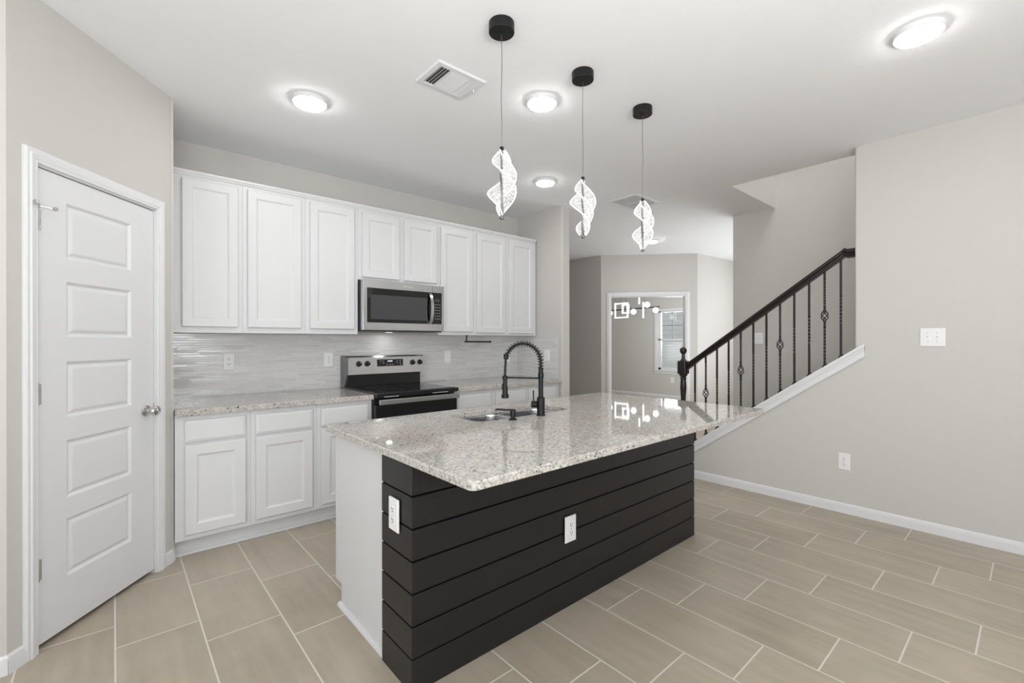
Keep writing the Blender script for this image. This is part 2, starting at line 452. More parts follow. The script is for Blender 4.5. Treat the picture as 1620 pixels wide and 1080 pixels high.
# baseboards
BBP = [(0, 0), (-0.014, 0), (-0.014, 0.048), (-0.010, 0.056), (-0.010, 0.064), (-0.005, 0.072), (0, 0.074)]
def baseboard(name, p, q, ext0=0.0, ext1=0.0):
    p, q = Vector((*p, 0)), Vector((*q, 0)); d = (q - p); L = d.length; a = math.atan2(d.y, d.x)
    b = nbm(); rings(b, [[(x, o, z) for o, z in BBP] for x in (-ext0, L + ext1)])
    place(struct(name, b, TRIM), p, a)
baseboard('baseboard_right', (XR, 2.235), (XR, -4.0))
baseboard('baseboard_left', (-3.18, lc.y), (lc.x, lc.y), 0, 0.004)
pw = lambda s: (DP[0] + DU.x * s, DP[1] + DU.y * s)
baseboard('baseboard_pantry_left', pw(-0.90), pw(-0.832), 0.004, 0)
baseboard('baseboard_pantry_right', pw(-0.054), pw(0.002), 0, 0.012)
baseboard('baseboard_pantry_side', (0.262, 3.37), (0.268, 3.412))
baseboard('baseboard_foyer_left', (6.174, 7.8), (6.174, 4.816))
gw = lambda s: (PA.x + GU.x * s, PA.y + GU.y * s)
baseboard('baseboard_diagonal', gw(0), gw(0.105)); baseboard('baseboard_diagonal_right', gw(1.465), gw(GL))
baseboard('baseboard_foyer_right', (7.227, 3.655), (8.6, 3.57))
baseboard('baseboard_study', (9.5, 7.8), (9.5, 3.75))
baseboard('baseboard_return', (3.595, 3.312), (3.72, 3.312))
baseboard('baseboard_stair', (5.42, 2.312), (5.42, 2.24))

# ------------------------------------------------------------------ door casing helper
CP = [(0.0, 0.0), (0.0, -0.010), (0.004, -0.013), (0.014, -0.013), (0.020, -0.017), (0.034, -0.019), (0.040, -0.015), (0.050, -0.016), (0.058, -0.012), (0.058, 0.0)]
def casing(bm, x0, x1, zt, w=0.058, z0=0.0):
    k = w / 0.058; loops = []
    L = []
    for wi, d in CP:
        wi *= k
        L.append([bm.verts.new(p) for p in ((x0 - wi, d, z0), (x0 - wi, d, zt + wi), (x1 + wi, d, zt + wi), (x1 + wi, d, z0))])
    for a, c in zip(L, L[1:]):
        for i in range(3): bm.faces.new((a[i], a[i + 1], c[i + 1], c[i]))

# pantry door
pd = sempty('door_1', DP, DA); pd['label'] = 'white five-panel pantry door in the angled left wall'
X0, X1, Z0, Z1 = -0.776, -0.119, 0.022, 2.033
b = nbm()
px0, px1 = -0.640, -0.274
zb = [(0.249, 0.508), (0.600, 0.859), (0.961, 1.212), (1.321, 1.570), (1.671, 1.921)]
yf = 0.008
def quad(x0, x1, z0, z1, y=yf): rings(b, [[(x0, y, z0), (x1, y, z0), (x1, y, z1), (x0, y, z1)]], True, False, True)
quad(X0, px0, Z0, Z1); quad(px1, X1, Z0, Z1)
zz = [Z0] + [v for p in zb for v in p] + [Z1]
for i in range(0, len(zz), 2): quad(px0, px1, zz[i], zz[i + 1])
for z0, z1 in zb:
    nested(b, px0, px1, z0, z1, [(0, yf), (0.004, yf + 0.002), (0.012, yf + 0.010), (0.018, yf + 0.010), (0.030, yf + 0.004), (0.036, yf + 0.003)])
for q in ([(X0, yf), (X0, yf + 0.034), (X1, yf + 0.034), (X1, yf)],):
    L = rings(b, [[(x, y, Z0) for x, y in q], [(x, y, Z1) for x, y in q]], False)
    b.faces.new([L[0][i] for i in range(4)]); b.faces.new([L[1][i] for i in range(4)])
    # back
    rings(b, [[(X0, yf + 0.034, Z0), (X1, yf + 0.034, Z0), (X1, yf + 0.034, Z1), (X0, yf + 0.034, Z1)]], True, False, True)
slab = obj('door_slab', b, TRIM, pd, False)
b = nbm()      # jambs with stop
for xa, xb in ((-0.792, -0.779), (-0.116, -0.103)): box(b, xa, xb, 0.0, 0.12, 0, 2.058)
box(b, -0.792, -0.103, 0.0, 0.12, 2.037, 2.058)
box(b, -0.779, -0.768, 0.046, 0.08, 0, 2.037); box(b, -0.127, -0.116, 0.046, 0.08, 0, 2.037); box(b, -0.779, -0.116, 0.046, 0.08, 2.026, 2.037)
obj('door_jamb', b, TRIM, pd, False)
b = nbm(); casing(b, -0.785, -0.110, 2.044, 0.056); obj('door_casing', b, TRIM, pd)
b = nbm(); lathe(b, [(0.031, yf), (0.031, yf - 0.006), (0.026, yf - 0.010), (0.013, yf - 0.012), (0.011, yf - 0.030), (0.016, yf - 0.036), (0.026, yf - 0.044), (0.029, yf - 0.054), (0.026, yf - 0.064), (0.016, yf - 0.070), (0.004, yf - 0.071)], -0.178, 0.921, 28, 'y')
obj('door_knob', b, CHROME, slab)['label'] = 'satin nickel round door knob'
b = nbm(); box(b, -0.1205, -0.112, yf - 0.003, yf + 0.006, 0.885, 0.957, 0.001); obj('latch_plate', b, CHROME, slab)
for z in (0.338, 1.078, 1.815):
    b = nbm(); lathe(b, [(0.0065, z - 0.045), (0.0065, z + 0.045)], -0.779, 0.0, 12)
    lathe(b, [(0.004, z + 0.045), (0.007, z + 0.048), (0.003, z + 0.054)], -0.779, 0.0, 10)
    box(b, -0.772, -0.755, yf - 0.0015, yf, z - 0.043, z + 0.043)
    obj('door_hinge', b, CHROME, pd)
b = nbm()
z = 1.870
tube(b, [(-0.822, -0.034, z + 0.004), (-0.795, -0.022, z + 0.002), (-0.779, -0.006, z), (-0.758, -0.022, z - 0.002), (-0.742, -0.036, z - 0.005)], 0.0045, 8)
lathe(b, [(0.008, -0.046), (0.009, -0.036), (0.005, -0.032)], -0.742, z - 0.005, 10, 'y')
lathe(b, [(0.008, -0.044), (0.009, -0.034), (0.005, -0.030)], -0.822, z + 0.004, 10, 'y')
lathe(b, [(0.010, z - 0.006), (0.010, z + 0.006)], -0.779, -0.002, 12)
obj('hinge_stop', b, CHROME, pd)['label'] = 'chrome hinge-pin door stop'

# study doorway
dd = sempty('door_2', PA, GA); dd['label'] = 'open white cased doorway in the diagonal foyer wall'
b = nbm(); casing(b, 0.172, 1.373, 2.047, 0.068); obj('door_casing', b, TRIM, dd)
b = nbm(); box(b, 0.165, 0.180, 0, 0.115, 0, 2.05); box(b, 1.365, 1.380, 0, 0.115, 0, 2.05); box(b, 0.165, 1.380, 0, 0.115, 2.035, 2.05)
obj('door_jamb', b, TRIM, dd, False)

# ------------------------------------------------------------------ cabinet makers
def shaker(name, x0, x1, z0, z1, yfront, parent, stile=0.058, t=0.019):
    """recessed-panel door; front face at yfront, body behind it"""
    b = nbm()
    nested(b, x0, x1, z0, z1, [(0.0, yfront + t), (0.0, yfront + 0.004), (0.004, yfront), (stile - 0.004, yfront), (stile, yfront + 0.0015),
                               (stile + 0.006, yfront + 0.007), (stile + 0.014, yfront + 0.0085), (stile + 0.016, yfront + 0.0085)])
    rings(b, [[(x0, yfront + t, z0), (x1, yfront + t, z0), (x1, yfront + t, z1), (x0, yfront + t, z1)]], True, True, False)
    return obj(name, b, CAB, parent, False)
def drawer(x0, x1, z0, z1, yfront, parent, t=0.019):
    b = nbm()
    nested(b, x0, x1, z0, z1, [(0.0, yfront + t), (0.0, yfront + 0.007), (0.004, yfront + 0.004), (0.010, yfront + 0.003), (0.016, yfront)])
    rings(b, [[(x0, yfront + t, z0), (x1, yfront + t, z0), (x1, yfront + t, z1), (x0, yfront + t, z1)]], True, True, False)
    return obj('drawer', b, CAB, parent, False)

UF = 3.70                                        # face-frame plane of the wall cabinets
UB, UT = 1.360, 2.435
GU_ = 'white wall cabinets over the counter'
def wall_cabinet(x0, x1, z0, doors, label, end_right=False, filler=0.0):
    t = thing('wall_cabinet', label, 'cabinet', (x0, YB - 0.002, z0), 0, GU_)
    w = x1 - x0; d = YB - 0.002 - UF; h = UT - z0
    b = nbm(); box(b, 0.0004, w - 0.0004, -d, 0, 0, h, 0.0012, 1); obj('cabinet_box', b, CAB, t)
    b = nbm()
    prism(b, [(-d - 0.002, h - 0.030), (-d - 0.006, h - 0.030), (-d - 0.010, h - 0.018), (-d - 0.017, h - 0.010), (-d - 0.017, h + 0.002), (-d + 0.004, h + 0.002), (-d + 0.004, h)], 'x', 0.0, w)
    obj('cornice', b, CAB, t)
    for dx0, dx1, dz0, dz1 in doors:
        shaker('door', dx0 - x0, dx1 - x0, dz0 - z0, dz1 - z0, -d - 0.0205, t)
    return t
wall_cabinet(0.271, 0.690, UB, [(0.337, 0.660, 1.400, 2.383)], 'white wall cabinet nearest the pantry door, leftmost of the upper row')
wall_cabinet(0.690, 1.111, UB, [(0.719, 1.080, 1.400, 2.383)], 'white wall cabinet above the left wall outlet, second from the pantry wall')
wall_cabinet(1.111, 1.527, UB, [(1.145, 1.495, 1.400, 2.383)], 'tall white wall cabinet directly left of the microwave')
wall_cabinet(1.527, 2.300, 1.815, [(1.560, 1.898, 1.838, 2.380), (1.947, 2.279, 1.838, 2.380)], 'short two-door white wall cabinet above the microwave')
wall_cabinet(2.300, 2.720, UB, [(2.326, 2.692, 1.392, 2.380)], 'tall white wall cabinet directly right of the microwave, towel bar beneath')
wall_cabinet(2.720, 3.147, UB, [(2.748, 3.120, 1.386, 2.380)], 'white wall cabinet second from the right end of the upper row')
wall_cabinet(3.147, 3.578, UB, [(3.174, 3.530, 1.384, 2.380)], 'white wall cabinet at the right end of the upper row')

BF = 3.355; KT = 0.895; KB = 0.858
GB_ = 'white base cabinets along the kitchen wall'
def base_cabinet(x0, x1, fx0, fx1, label):
    t = thing('base_cabinet', label, 'cabinet', (x0, YB - 0.002, 0), 0, GB_)
    w = x1 - x0; d = YB - 0.002 - BF
    b = nbm(); box(b, 0.0004, w - 0.0004, -d, 0, 0.107, KB, 0.0012, 1); obj('cabinet_box', b, CAB, t)
    b = nbm(); box(b, 0.0, w, -d + 0.070, -0.02, 0, 0.107)
    prism(b, [(-d + 0.070, 0.0), (-d + 0.052, 0.0), (-d + 0.054, 0.009), (-d + 0.062, 0.016), (-d + 0.070, 0.018)], 'x', 0, w)
    obj('toe_kick', b, CAB, t)
    drawer(fx0 - x0, fx1 - x0, 0.694, 0.826, -d - 0.0205, t)
    shaker('door', fx0 - x0, fx1 - x0, 0.140, 0.677, -d - 0.0205, t, 0.062)
base_cabinet(0.271, 0.668, 0.318, 0.640, 'white base cabinet beside the pantry wall, drawer over door')
base_cabinet(0.668, 1.083, 0.697, 1.053, 'white base cabinet in the middle of the left run, drawer over door')
base_cabinet(1.083, 1.492, 1.113, 1.462, 'white base cabinet directly left of the range, partly behind the island')
base_cabinet(2.242, 2.680, 2.272, 2.652, 'white base cabinet directly right of the range, seen over the island')
base_cabinet(2.680, 3.110, 2.710, 3.082, 'white base cabinet seen behind the faucet, second right of the range')
base_cabinet(3.110, 3.590, 3.140, 3.520, 'white base cabinet at the right end of the counter, by the wall end')

def slab_top(name, x0, x1, y0, y1, zb, zt, rads, hole=None, hr=0.06):
    b = nbm()
    def loop(ins, z, rr=0.02):
        return [(x, y, z) for x, y in rrect(x0 + ins, x1 - ins, y0 + ins, y1 - ins, max(rr - ins, 0.001))]
    r = rads
    L = rings(b, [loop(0.003, zb, r), loop(0, zb + 0.003, r), loop(0, zt - 0.005, r), loop(0.0015, zt - 0.0015, r), loop(0.005, zt, r)], True, False, False)
    if hole:
        hl = rrect(*hole, hr, 8)
        I = rings(b, [[(x, y, z) for x, y in hl] for z in (zb, zt - 0.002)] + [[(x, y, zt) for x, y in rrect(hole[0] - 0.002, hole[1] + 0.002, hole[2] - 0.002, hole[3] + 0.002, hr, 8)]], True, False, False)
    for k in (0, -1):
        es = []
        for lp in ([L[k]] + ([I[k]] if hole else [])):
            for i in range(len(lp)):
                e = b.edges.get((lp[i], lp[(i + 1) % len(lp)])); es.append(e)
        bmesh.ops.triangle_fill(b, use_beauty=True, use_dissolve=False, edges=es)
    return obj(name, b, GRAN, None, False)
tag(slab_top('countertop', 0.270, 1.492, 3.310, YB - 0.014, KB, KT, 0.004), 'speckled granite countertop left of the range', 'countertop', 'granite countertops')
tag(slab_top('countertop', 2.242, 3.593, 3.310, YB - 0.014, KB, KT, 0.004), 'speckled granite countertop right of the range', 'countertop', 'granite countertops')

b = nbm(); box(b, 0.269, 3.594, YB - 0.012, YB - 0.001, KT + 0.0005, UB - 0.0005)
tag(obj('backsplash', b, MOSA, None, False), 'long pale grey glass strip mosaic backsplash behind the range and counters', 'backsplash')
b = nbm(); box(b, 3.584, 3.5945, 3.376, YB - 0.0125, KT + 0.0005, UB + 0.006)
tag(obj('backsplash', b, MOSA, None, False), 'short grey glass mosaic backsplash on the return wall right of the faucet', 'backsplash')

# ------------------------------------------------------------------ outlets and switches
def outlet(loc, rz, label, kind='outlet', w=0.076, h=0.126, group='electrical wall plates'):
    nm = 'wall_outlet' if kind == 'outlet' else 'light_switch'
    t = thing(nm, label, 'outlet' if kind == 'outlet' else 'switch', loc, rz, group)
    b = nbm()
    nested(b, -w / 2, w / 2, -h / 2, h / 2, [(0, 0), (0, -0.004), (0.003, -0.007), (0.005, -0.0072)])
    rings(b, [[(-w / 2, 0, -h / 2), (w / 2, 0, -h / 2), (w / 2, 0, h / 2), (-w / 2, 0, h / 2)]], True, True, False)
    obj('plate', b, PLATE, t, False)
    if kind == 'outlet':
        for s in (-1, 1):
            b = nbm(); cz = s * 0.0205
            pts = [(0.0165 * math.cos(a) if abs(math.cos(a)) < 1 else 0.0165 * math.cos(a), cz + max(-0.0125, min(0.0125, 0.0165 * math.sin(a)))) for a in [2 * PI * i / 20 for i in range(20)]]
            rings(b, [[(x, -0.007, z) for x, z in pts], [(x, -0.0092, z) for x, z in pts]])
            r = obj('socket', b, PLATE, t)
            b = nbm()
            box(b, -0.0075, -0.0050, -0.0098, -0.009, cz - 0.001, cz + 0.008); box(b, 0.0050, 0.0075, -0.0098, -0.009, cz, cz + 0.007)
            lathe(b, [(0.003, -0.009), (0.003, -0.0098)], 0.0, cz - 0.007, 10, 'y')
            obj('socket_slots', b, SLOT, r, False)
        b = nbm(); lathe(b, [(0.003, -0.007), (0.0025, -0.0085)], 0, 0, 10, 'y'); obj('screw', b, CHROME, t)
    elif kind == 'rocker':
        b = nbm(); box(b, -0.0165, 0.0165, -0.0095, -0.006, -0.033, 0.033, 0.001); r = obj('rocker', b, PLATE, t)
        b = nbm(); prism(b, [(-0.0094, -0.028), (-0.0115, -0.026), (-0.0094, 0.026)], 'x', -0.013, 0.013); obj('paddle', b, PLATE, r, False)
    else:
        for s in ((-1, 1) if kind == 'double_toggle' else (0,)):
            cx = s * 0.023
            b = nbm(); box(b, cx - 0.005, cx + 0.005, -0.0085, -0.006, -0.012, 0.012); prism(b, [(-0.008, -0.002), (-0.018, 0.005), (-0.018, 0.009), (-0.008, 0.008)], 'x', cx - 0.0035, cx + 0.0035)
            obj('toggle', b, PLATE, t, False)
            for z in (-0.03, 0.03):
                b = nbm(); lathe(b, [(0.003, -0.007), (0.0025, -0.0085)], cx, z, 10, 'y'); obj('screw', b, CHROME, t)
    return t
YS = YB - 0.012
outlet((0.657, YS, 1.148), 0, 'white duplex outlet on the mosaic backsplash nearest the pantry')
outlet((1.399, YS, 1.144), 0, 'white duplex outlet on the backsplash just left of the range')
outlet((2.613, YS, 1.141), 0, 'white rocker switch on the backsplash just right of the range', 'rocker')
outlet((3.425, YS, 1.120), 0, 'white rocker switch plate on the backsplash, seen through the faucet arch', 'rocker')
outlet((3.584, 3.530, 1.141), FACE_X, 'white rocker switch on the mosaic of the short return wall', 'rocker')
outlet((0.818, 1.631, 0.632), FACE_X, 'white duplex outlet on the dark end of the island')
outlet((1.681, 1.4985, 0.385), 0, 'white duplex outlet on the long dark shiplap front of the island')
outlet((XR, 0.955, 0.388), FACE_X, 'white duplex outlet low on the right wall below the stair trim')
outlet((XR, 0.460, 1.323), FACE_X, 'white two-gang toggle switch on the right wall', 'double_toggle', 0.128, 0.124)
outlet((5.42, 2.033, 1.326), FACE_X, 'white toggle switch on the stair wall behind the balusters', 'toggle', 0.09, 0.122)
outlet((9.5, 5.40, 0.42), FACE_X, 'white outlet below the study window seen through the doorway')

# ------------------------------------------------------------------ island
IX0, IX1, IY0, IY1 = 0.824, 2.932, 1.507, 2.330
IB, IT = 0.848, 0.878
t = thing('island_cabinet', 'kitchen island base clad in charcoal shiplap with a white cabinet end', 'island', (IX0, IY0, 0))
w, d = IX1 - IX0, IY1 - IY0
b = nbm(); box(b, 0.030, w - 0.02, 0.020, d - 0.075, 0, 0.63); box(b, 0.030, w - 0.02, d - 0.08, d, 0.107, 0.63)
for q in ((0.030, 0.050, 0.25, d), (w - 0.040, w - 0.02, 0.25, d), (0.030, w - 0.02, d - 0.02, d), (0.030, w - 0.02, 0.25, 0.27)): box(b, *q, 0.63, IB - 0.001)
obj('cabinet_box', b, CAB, t, False)
b = nbm(); box(b, 0.022, 0.030, 0.249, d - 0.075, 0.0, IB, 0.001, 1); box(b, 0.022, 0.030, d - 0.0755, d, 0.105, IB, 0.001, 1)
obj('end_panel', b, CAB, t)
b = nbm()
n = 8; pr = [(0.022, 0.0)] + [(0.022 - 0.018 * math.cos(a), 0.018 * math.sin(a)) for a in [PI / 2 * i / n for i in range(n + 1)]]
rings(b, [[(x, yy, z) for x, z in pr] for yy in (0.250, d - 0.065)])
obj('quarter_round', b, CAB, t)
b = nbm()
zs = [0.0, 0.126, 0.2465, 0.367, 0.487, 0.607, 0.728, 0.8385]
g = 0.0034
b2 = nbm(); box(b2, 0.0065, w - 0.0065, 0.0065, 0.249, 0, IB - 0.001); obj('backing_board', b2, plain('shadow_gap_black', (0.003, 0.003, 0.003), 0.9, spec=0.05), t, False)
for i in range(7):
    b = nbm()
    z0 = zs[i] + (g if i else 0); z1 = zs[i + 1] - (g if i < 6 else 0)
    pl = [(0.0, 0.0), (w, 0.0), (w, 0.249), (0.0, 0.249)]
    rings(b, [[(x, y, z) for x, y in pl] for z in (z0, z1)])
    bmesh.ops.bevel(b, geom=[e for e in b.edges], offset=0.0012, segments=1, affect='EDGES')
    obj('shiplap_board', b, SHIP, t)
b = nbm(); box(b, 0.012, w - 0.012, 0.012, 0.249, 0.8385, IB - 0.001); obj('sub_top', b, SHIP, t, False)
ih = (1.437, 2.162, 1.905, 2.232)
tag(slab_top('island_countertop', 0.806, 3.050, 1.108, 2.372, IB, IT, 0.028, ih, 0.075), 'large speckled granite island countertop with a sink cut-out', 'countertop', 'granite countertops')

# undermount double sink
sk = thing('kitchen_sink', 'undermount double-bowl stainless sink in the island countertop', 'sink', ((ih[0] + ih[1]) / 2, (ih[2] + ih[3]) / 2, IB))
hx, hy = (ih[1] - ih[0]) / 2, (ih[3] - ih[2]) / 2
def bowl(x0, x1, name):
    b = nbm()
    prof = [(-0.016, -0.0015, 0.085), (0.0, -0.0015, 0.075), (0.003, -0.012, 0.075), (0.012, -0.165, 0.070), (0.022, -0.182, 0.062), (0.045, -0.190, 0.045)]
    rings(b, [[(x, y, z) for x, y in rrect(x0 + i, x1 - i, -hy - 0.004 + i, hy + 0.004 - i, r, 8)] for i, z, r in prof], True, False, True)
    o = obj(name, b, SINKM, sk)
    b = nbm(); lathe(b, [(0.042, -0.1898), (0.042, -0.186), (0.036, -0.186), (0.032, -0.1885), (0.002, -0.1885)], (x0 + x1) / 2, 0.02, 20); obj('drain', b, CHROME, o)
bowl(-hx - 0.004, -0.012, 'bowl'); bowl(0.012, hx + 0.004, 'bowl')
b = nbm(); box(b, -0.028, 0.028, -hy + 0.0, hy - 0.0, -0.030, -0.0165, 0.006); obj('divider', b, SINKM, sk)

# faucet
fp = Vector((1.831, 1.852, IT))
fd = Vector((-0.62, 0.785, 0)).normalized(); fa = math.atan2(fd.y, fd.x)
ft = thing('faucet', 'matte black spring-neck kitchen faucet standing behind the island sink', 'faucet', fp, fa)   # local +x points over the bowl
b = nbm(); lathe(b, [(0.026, 0.0), (0.026, 0.006), (0.0225, 0.008), (0.0225, 0.100), (0.018, 0.104), (0.0140, 0.108), (0.0140, 0.215), (0.0165, 0.218), (0.0165, 0.240), (0.0135, 0.244), (0.0135, 0.268), (0.010, 0.272)], 0, 0, 28)
obj('faucet_body', b, BLACKM, ft)
b = nbm(); lathe(b, [(0.015, 0.02), (0.0195, 0.022), (0.0195, 0.050), (0.017, 0.054)], 0.0, 0.062, 24, 'x')
tube(b, [(0.040, 0, 0.078), (0.042, 0, 0.095), (0.043, 0, 0.142)], 0.0036, 10)
obj('lever', b, BLACKM, ft)
arch = []
for i in range(49):
    a = PI * i / 48
    arch.append((0.102 - 0.102 * math.cos(a), 0, 0.302 + 0.106 * math.sin(a)))
arch = [(0, 0, 0.265)] + arch + [(0.2055, 0, 0.28), (0.207, 0, 0.24), (0.2075, 0, 0.225)]
b = nbm(); tube(b, arch, 0.0070, 10); obj('hose', b, BLACKM, ft)
# coil
fine = []; acc = []
for p, q in zip(arch[:44], arch[1:45]):
    for k in range(6): fine.append(Vector(p).lerp(Vector(q), k / 6))
Ls = [0]
for p, q in zip(fine, fine[1:]): Ls.append(Ls[-1] + (q - p).length)
turns = 20; helix = []
N = 24 * turns
for i in range(N):
    s = Ls[-1] * i / (N - 1)
    j = 0
    while j < len(Ls) - 2 and Ls[j + 1] < s: j += 1
    k = (s - Ls[j]) / max(1e-9, Ls[j + 1] - Ls[j]); p = fine[j].lerp(fine[j + 1], k)
    tg = (fine[min(j + 2, len(fine) - 1)] - fine[max(j - 1, 0)]).normalized(); nr = Vector((-tg.z, 0, tg.x)); bi = Vector((0, 1, 0))
    ang = 2 * PI * turns * i / N
    helix.append(p + nr * (0.0150 * math.cos(ang)) + bi * (0.0150 * math.sin(ang)))
b = nbm(); tube(b, helix, 0.0023, 6); obj('spring', b, BLACKM, ft)
b = nbm(); lathe(b, [(0.013, 0.318), (0.0145, 0.322), (0.0145, 0.345), (0.012, 0.350)], 0.2015, 0, 16); obj('spring_collar', b, BLACKM, ft)
b = nbm(); lathe(b, [(0.008, 0.226), (0.0125, 0.222), (0.0135, 0.215), (0.0125, 0.170), (0.0155, 0.150), (0.0165, 0.120), (0.021, 0.114), (0.0215, 0.096), (0.018, 0.094)], 0.2075, 0, 24)
box(b, 0.219, 0.227, -0.006, 0.006, 0.145, 0.178, 0.002); obj('spray_head', b, BLACKM, ft)
b = nbm(); tube(b, [(0.010, 0, 0.212), (0.195, 0, 0.2125)], 0.0048, 10); lathe(b, [(0.0135, 0.204), (0.0165, 0.206), (0.0165, 0.220), (0.0135, 0.222)], 0.2075, 0, 20); obj('support_arm', b, BLACKM, ft)

sp = thing('soap_dispenser', 'black pump soap dispenser set in the granite beside the faucet', 'soap dispenser', (1.616, 1.848, IT), math.atan2(0.62, -0.70))
b = nbm(); lathe(b, [(0.023, 0.0), (0.023, 0.004), (0.018, 0.009), (0.011, 0.011), (0.011, 0.020), (0.0145, 0.022), (0.0145, 0.054), (0.012, 0.057)], 0, 0, 24); obj('dispenser_body', b, BLACKM, sp)
b = nbm(); tube(b, [(0.0, 0, 0.053), (0.04, 0, 0.054), (0.085, 0, 0.057), (0.094, 0, 0.054)], 0.0055, 10); obj('spout', b, BLACKM, sp)

# paper-towel bar under the cabinet
pt = thing('towel_bar', 'black paper-towel bar hanging under the wall cabinet right of the microwave', 'towel bar', (2.70, 3.80, UB))
b = nbm(); lathe(b, [(0.018, -0.004), (0.018, 0.0)], 0, 0, 16); tube(b, [(0, 0, -0.002), (0, 0, -0.064)], 0.0070, 10); obj('post', b, BLACKM, pt)
b = nbm(); tube(b, [(-0.022, 0, -0.063), (0.30, 0, -0.065)], 0.0075, 10)
lathe(b, [(0.009, 0.300), (0.0105, 0.303), (0.0105, 0.312), (0.008, 0.315)], 0, -0.065, 14, 'x'); obj('bar', b, BLACKM, pt)

# ------------------------------------------------------------------ range
RX0, RX1 = 1.495, 2.239; rw = RX1 - RX0
rg = thing('range', 'stainless and black electric range between the granite counters', 'range', (RX0, YB - 0.02, 0))
yr = lambda y: y - (YB - 0.02)
b = nbm(); box(b, 0.0, rw, yr(3.335), 0, 0.02, 0.875, 0.003, 1); obj('range_body', b, BLACKP, rg)
b = nbm(); box(b, 0.004, rw - 0.004, yr(3.290), yr(3.333), 0.24, 0.815, 0.006); obj('oven_door', b, BLACKG, rg)
b = nbm(); box(b, 0.004, rw - 0.004, yr(3.295), yr(3.334), 0.055, 0.232, 0.005); obj('storage_drawer', b, STEEL, rg)
b = nbm(); box(b, 0.014, rw - 0.006, yr(3.240), yr(3.262), 0.818, 0.858, 0.006)
for x in (0.04, rw - 0.04): box(b, x - 0.012, x + 0.012, yr(3.255), yr(3.300), 0.826, 0.850, 0.004)
obj('oven_handle', b, STEEL, rg)['label'] = 'stainless oven door handle'
b = nbm(); box(b, 0.0, rw, yr(3.268), yr(3.90), 0.872, 0.9035, 0.004); obj('cooktop_frame', b, BLACKP, rg)
b = nbm(); box(b, 0.022, rw - 0.022, yr(3.295), yr(3.875), 0.9025, 0.9065, 0.001); ck = obj('glass_cooktop', b, BLACKG, rg)
for x, y, r in ((0.20, 3.44, 0.105), (0.55, 3.44, 0.085), (0.20, 3.72, 0.085), (0.55, 3.72, 0.105)):
    b = nbm()
    rings(b, [[(x + q * math.cos(2 * PI * i / 40), yr(y) + q * math.sin(2 * PI * i / 40), 0.9068) for i in range(40)] for q in (r, r - 0.003)], True, False, False)
    obj('burner_ring', b, DUCT, ck, False)
b = nbm(); box(b, 0.010, rw - 0.010, yr(3.905), yr(4.0), 0.900, 1.020, 0.003); obj('backguard', b, BLACKP, rg)
def sl(z): return yr(3.868) + (z - 1.012) * 0.10      # sloping control panel face
b = nbm()
prism(b, [(sl(1.012), 1.012), (sl(1.160), 1.160), (sl(1.160) + 0.012, 1.172), (yr(4.005), 1.172), (yr(4.005), 1.012)], 'x', 0.022, rw + 0.010)
bmesh.ops.bevel(b, geom=list(b.edges), offset=0.003, segments=2, affect='EDGES')
cp = obj('control_panel', b, STEEL, rg)
b = nbm(); prism(b, [(sl(1.010) - 0.001, 1.010), (sl(1.160) - 0.001, 1.160), (sl(1.160) + 0.012, 1.175), (yr(4.008), 1.175), (yr(4.008), 0.90), (yr(3.92), 0.90)], 'x', 0.004, 0.023)
obj('side_trim', b, GREYM, rg, False)
b = nbm(); prism(b, [(sl(1.076) - 0.002, 1.076), (sl(1.138) - 0.002, 1.138), (sl(1.138) + 0.004, 1.138), (sl(1.076) + 0.004, 1.076)], 'x', 1.776 - RX0, 2.031 - RX0)
dp = obj('display', b, BLACKG, cp, False)
BLUE = m_emit('blue_clock_digits', (0.45, 0.65, 1.0), 0.7)
b = nbm()
for i in range(4): box(b, 0.384 + i * 0.012, 0.392 + i * 0.012, sl(1.12) - 0.0035, sl(1.12) - 0.002, 1.116, 1.127)
obj('clock_digits', b, BLUE, dp, False)
for x, z in ((0.31, 1.122), (0.335, 1.122), (0.335, 1.103), (0.372, 1.09), (0.402, 1.09), (0.425, 1.09), (0.47, 1.12), (0.47, 1.103), (0.50, 1.123), (0.50, 1.106), (0.505, 1.09)):
    b = nbm(); box(b, x, x + 0.012, sl(z) - 0.0032, sl(z) - 0.002, z - 0.002, z + 0.002); obj('button_mark', b, MARK, dp, False)
for xk in (1.609, 1.686, 2.130, 2.207):
    b = nbm(); yk = sl(1.104); xl = xk - RX0
    lathe(b, [(0.024, yk + 0.004), (0.024, yk - 0.006), (0.019, yk - 0.010), (0.018, yk - 0.026), (0.015, yk - 0.029)], xl, 1.104, 24, 'y')
    box(b, xl - 0.004, xl + 0.004, yk - 0.034, yk - 0.008, 1.086, 1.124, 0.002)
    kn = obj('knob', b, BLACKM, cp)
    b = nbm(); box(b, xl - 0.001, xl + 0.001, yk - 0.0348, yk - 0.0335, 1.108, 1.122); obj('knob_pointer', b, MARK, kn, False)
for xa, xb in ((0.485, 0.635), (0.06, 0.18)):
    b = nbm(); box(b, xa, xb, yr(3.2665), yr(3.269), 0.874, 0.878); obj('vent_slot', b, MARK, rg, False)

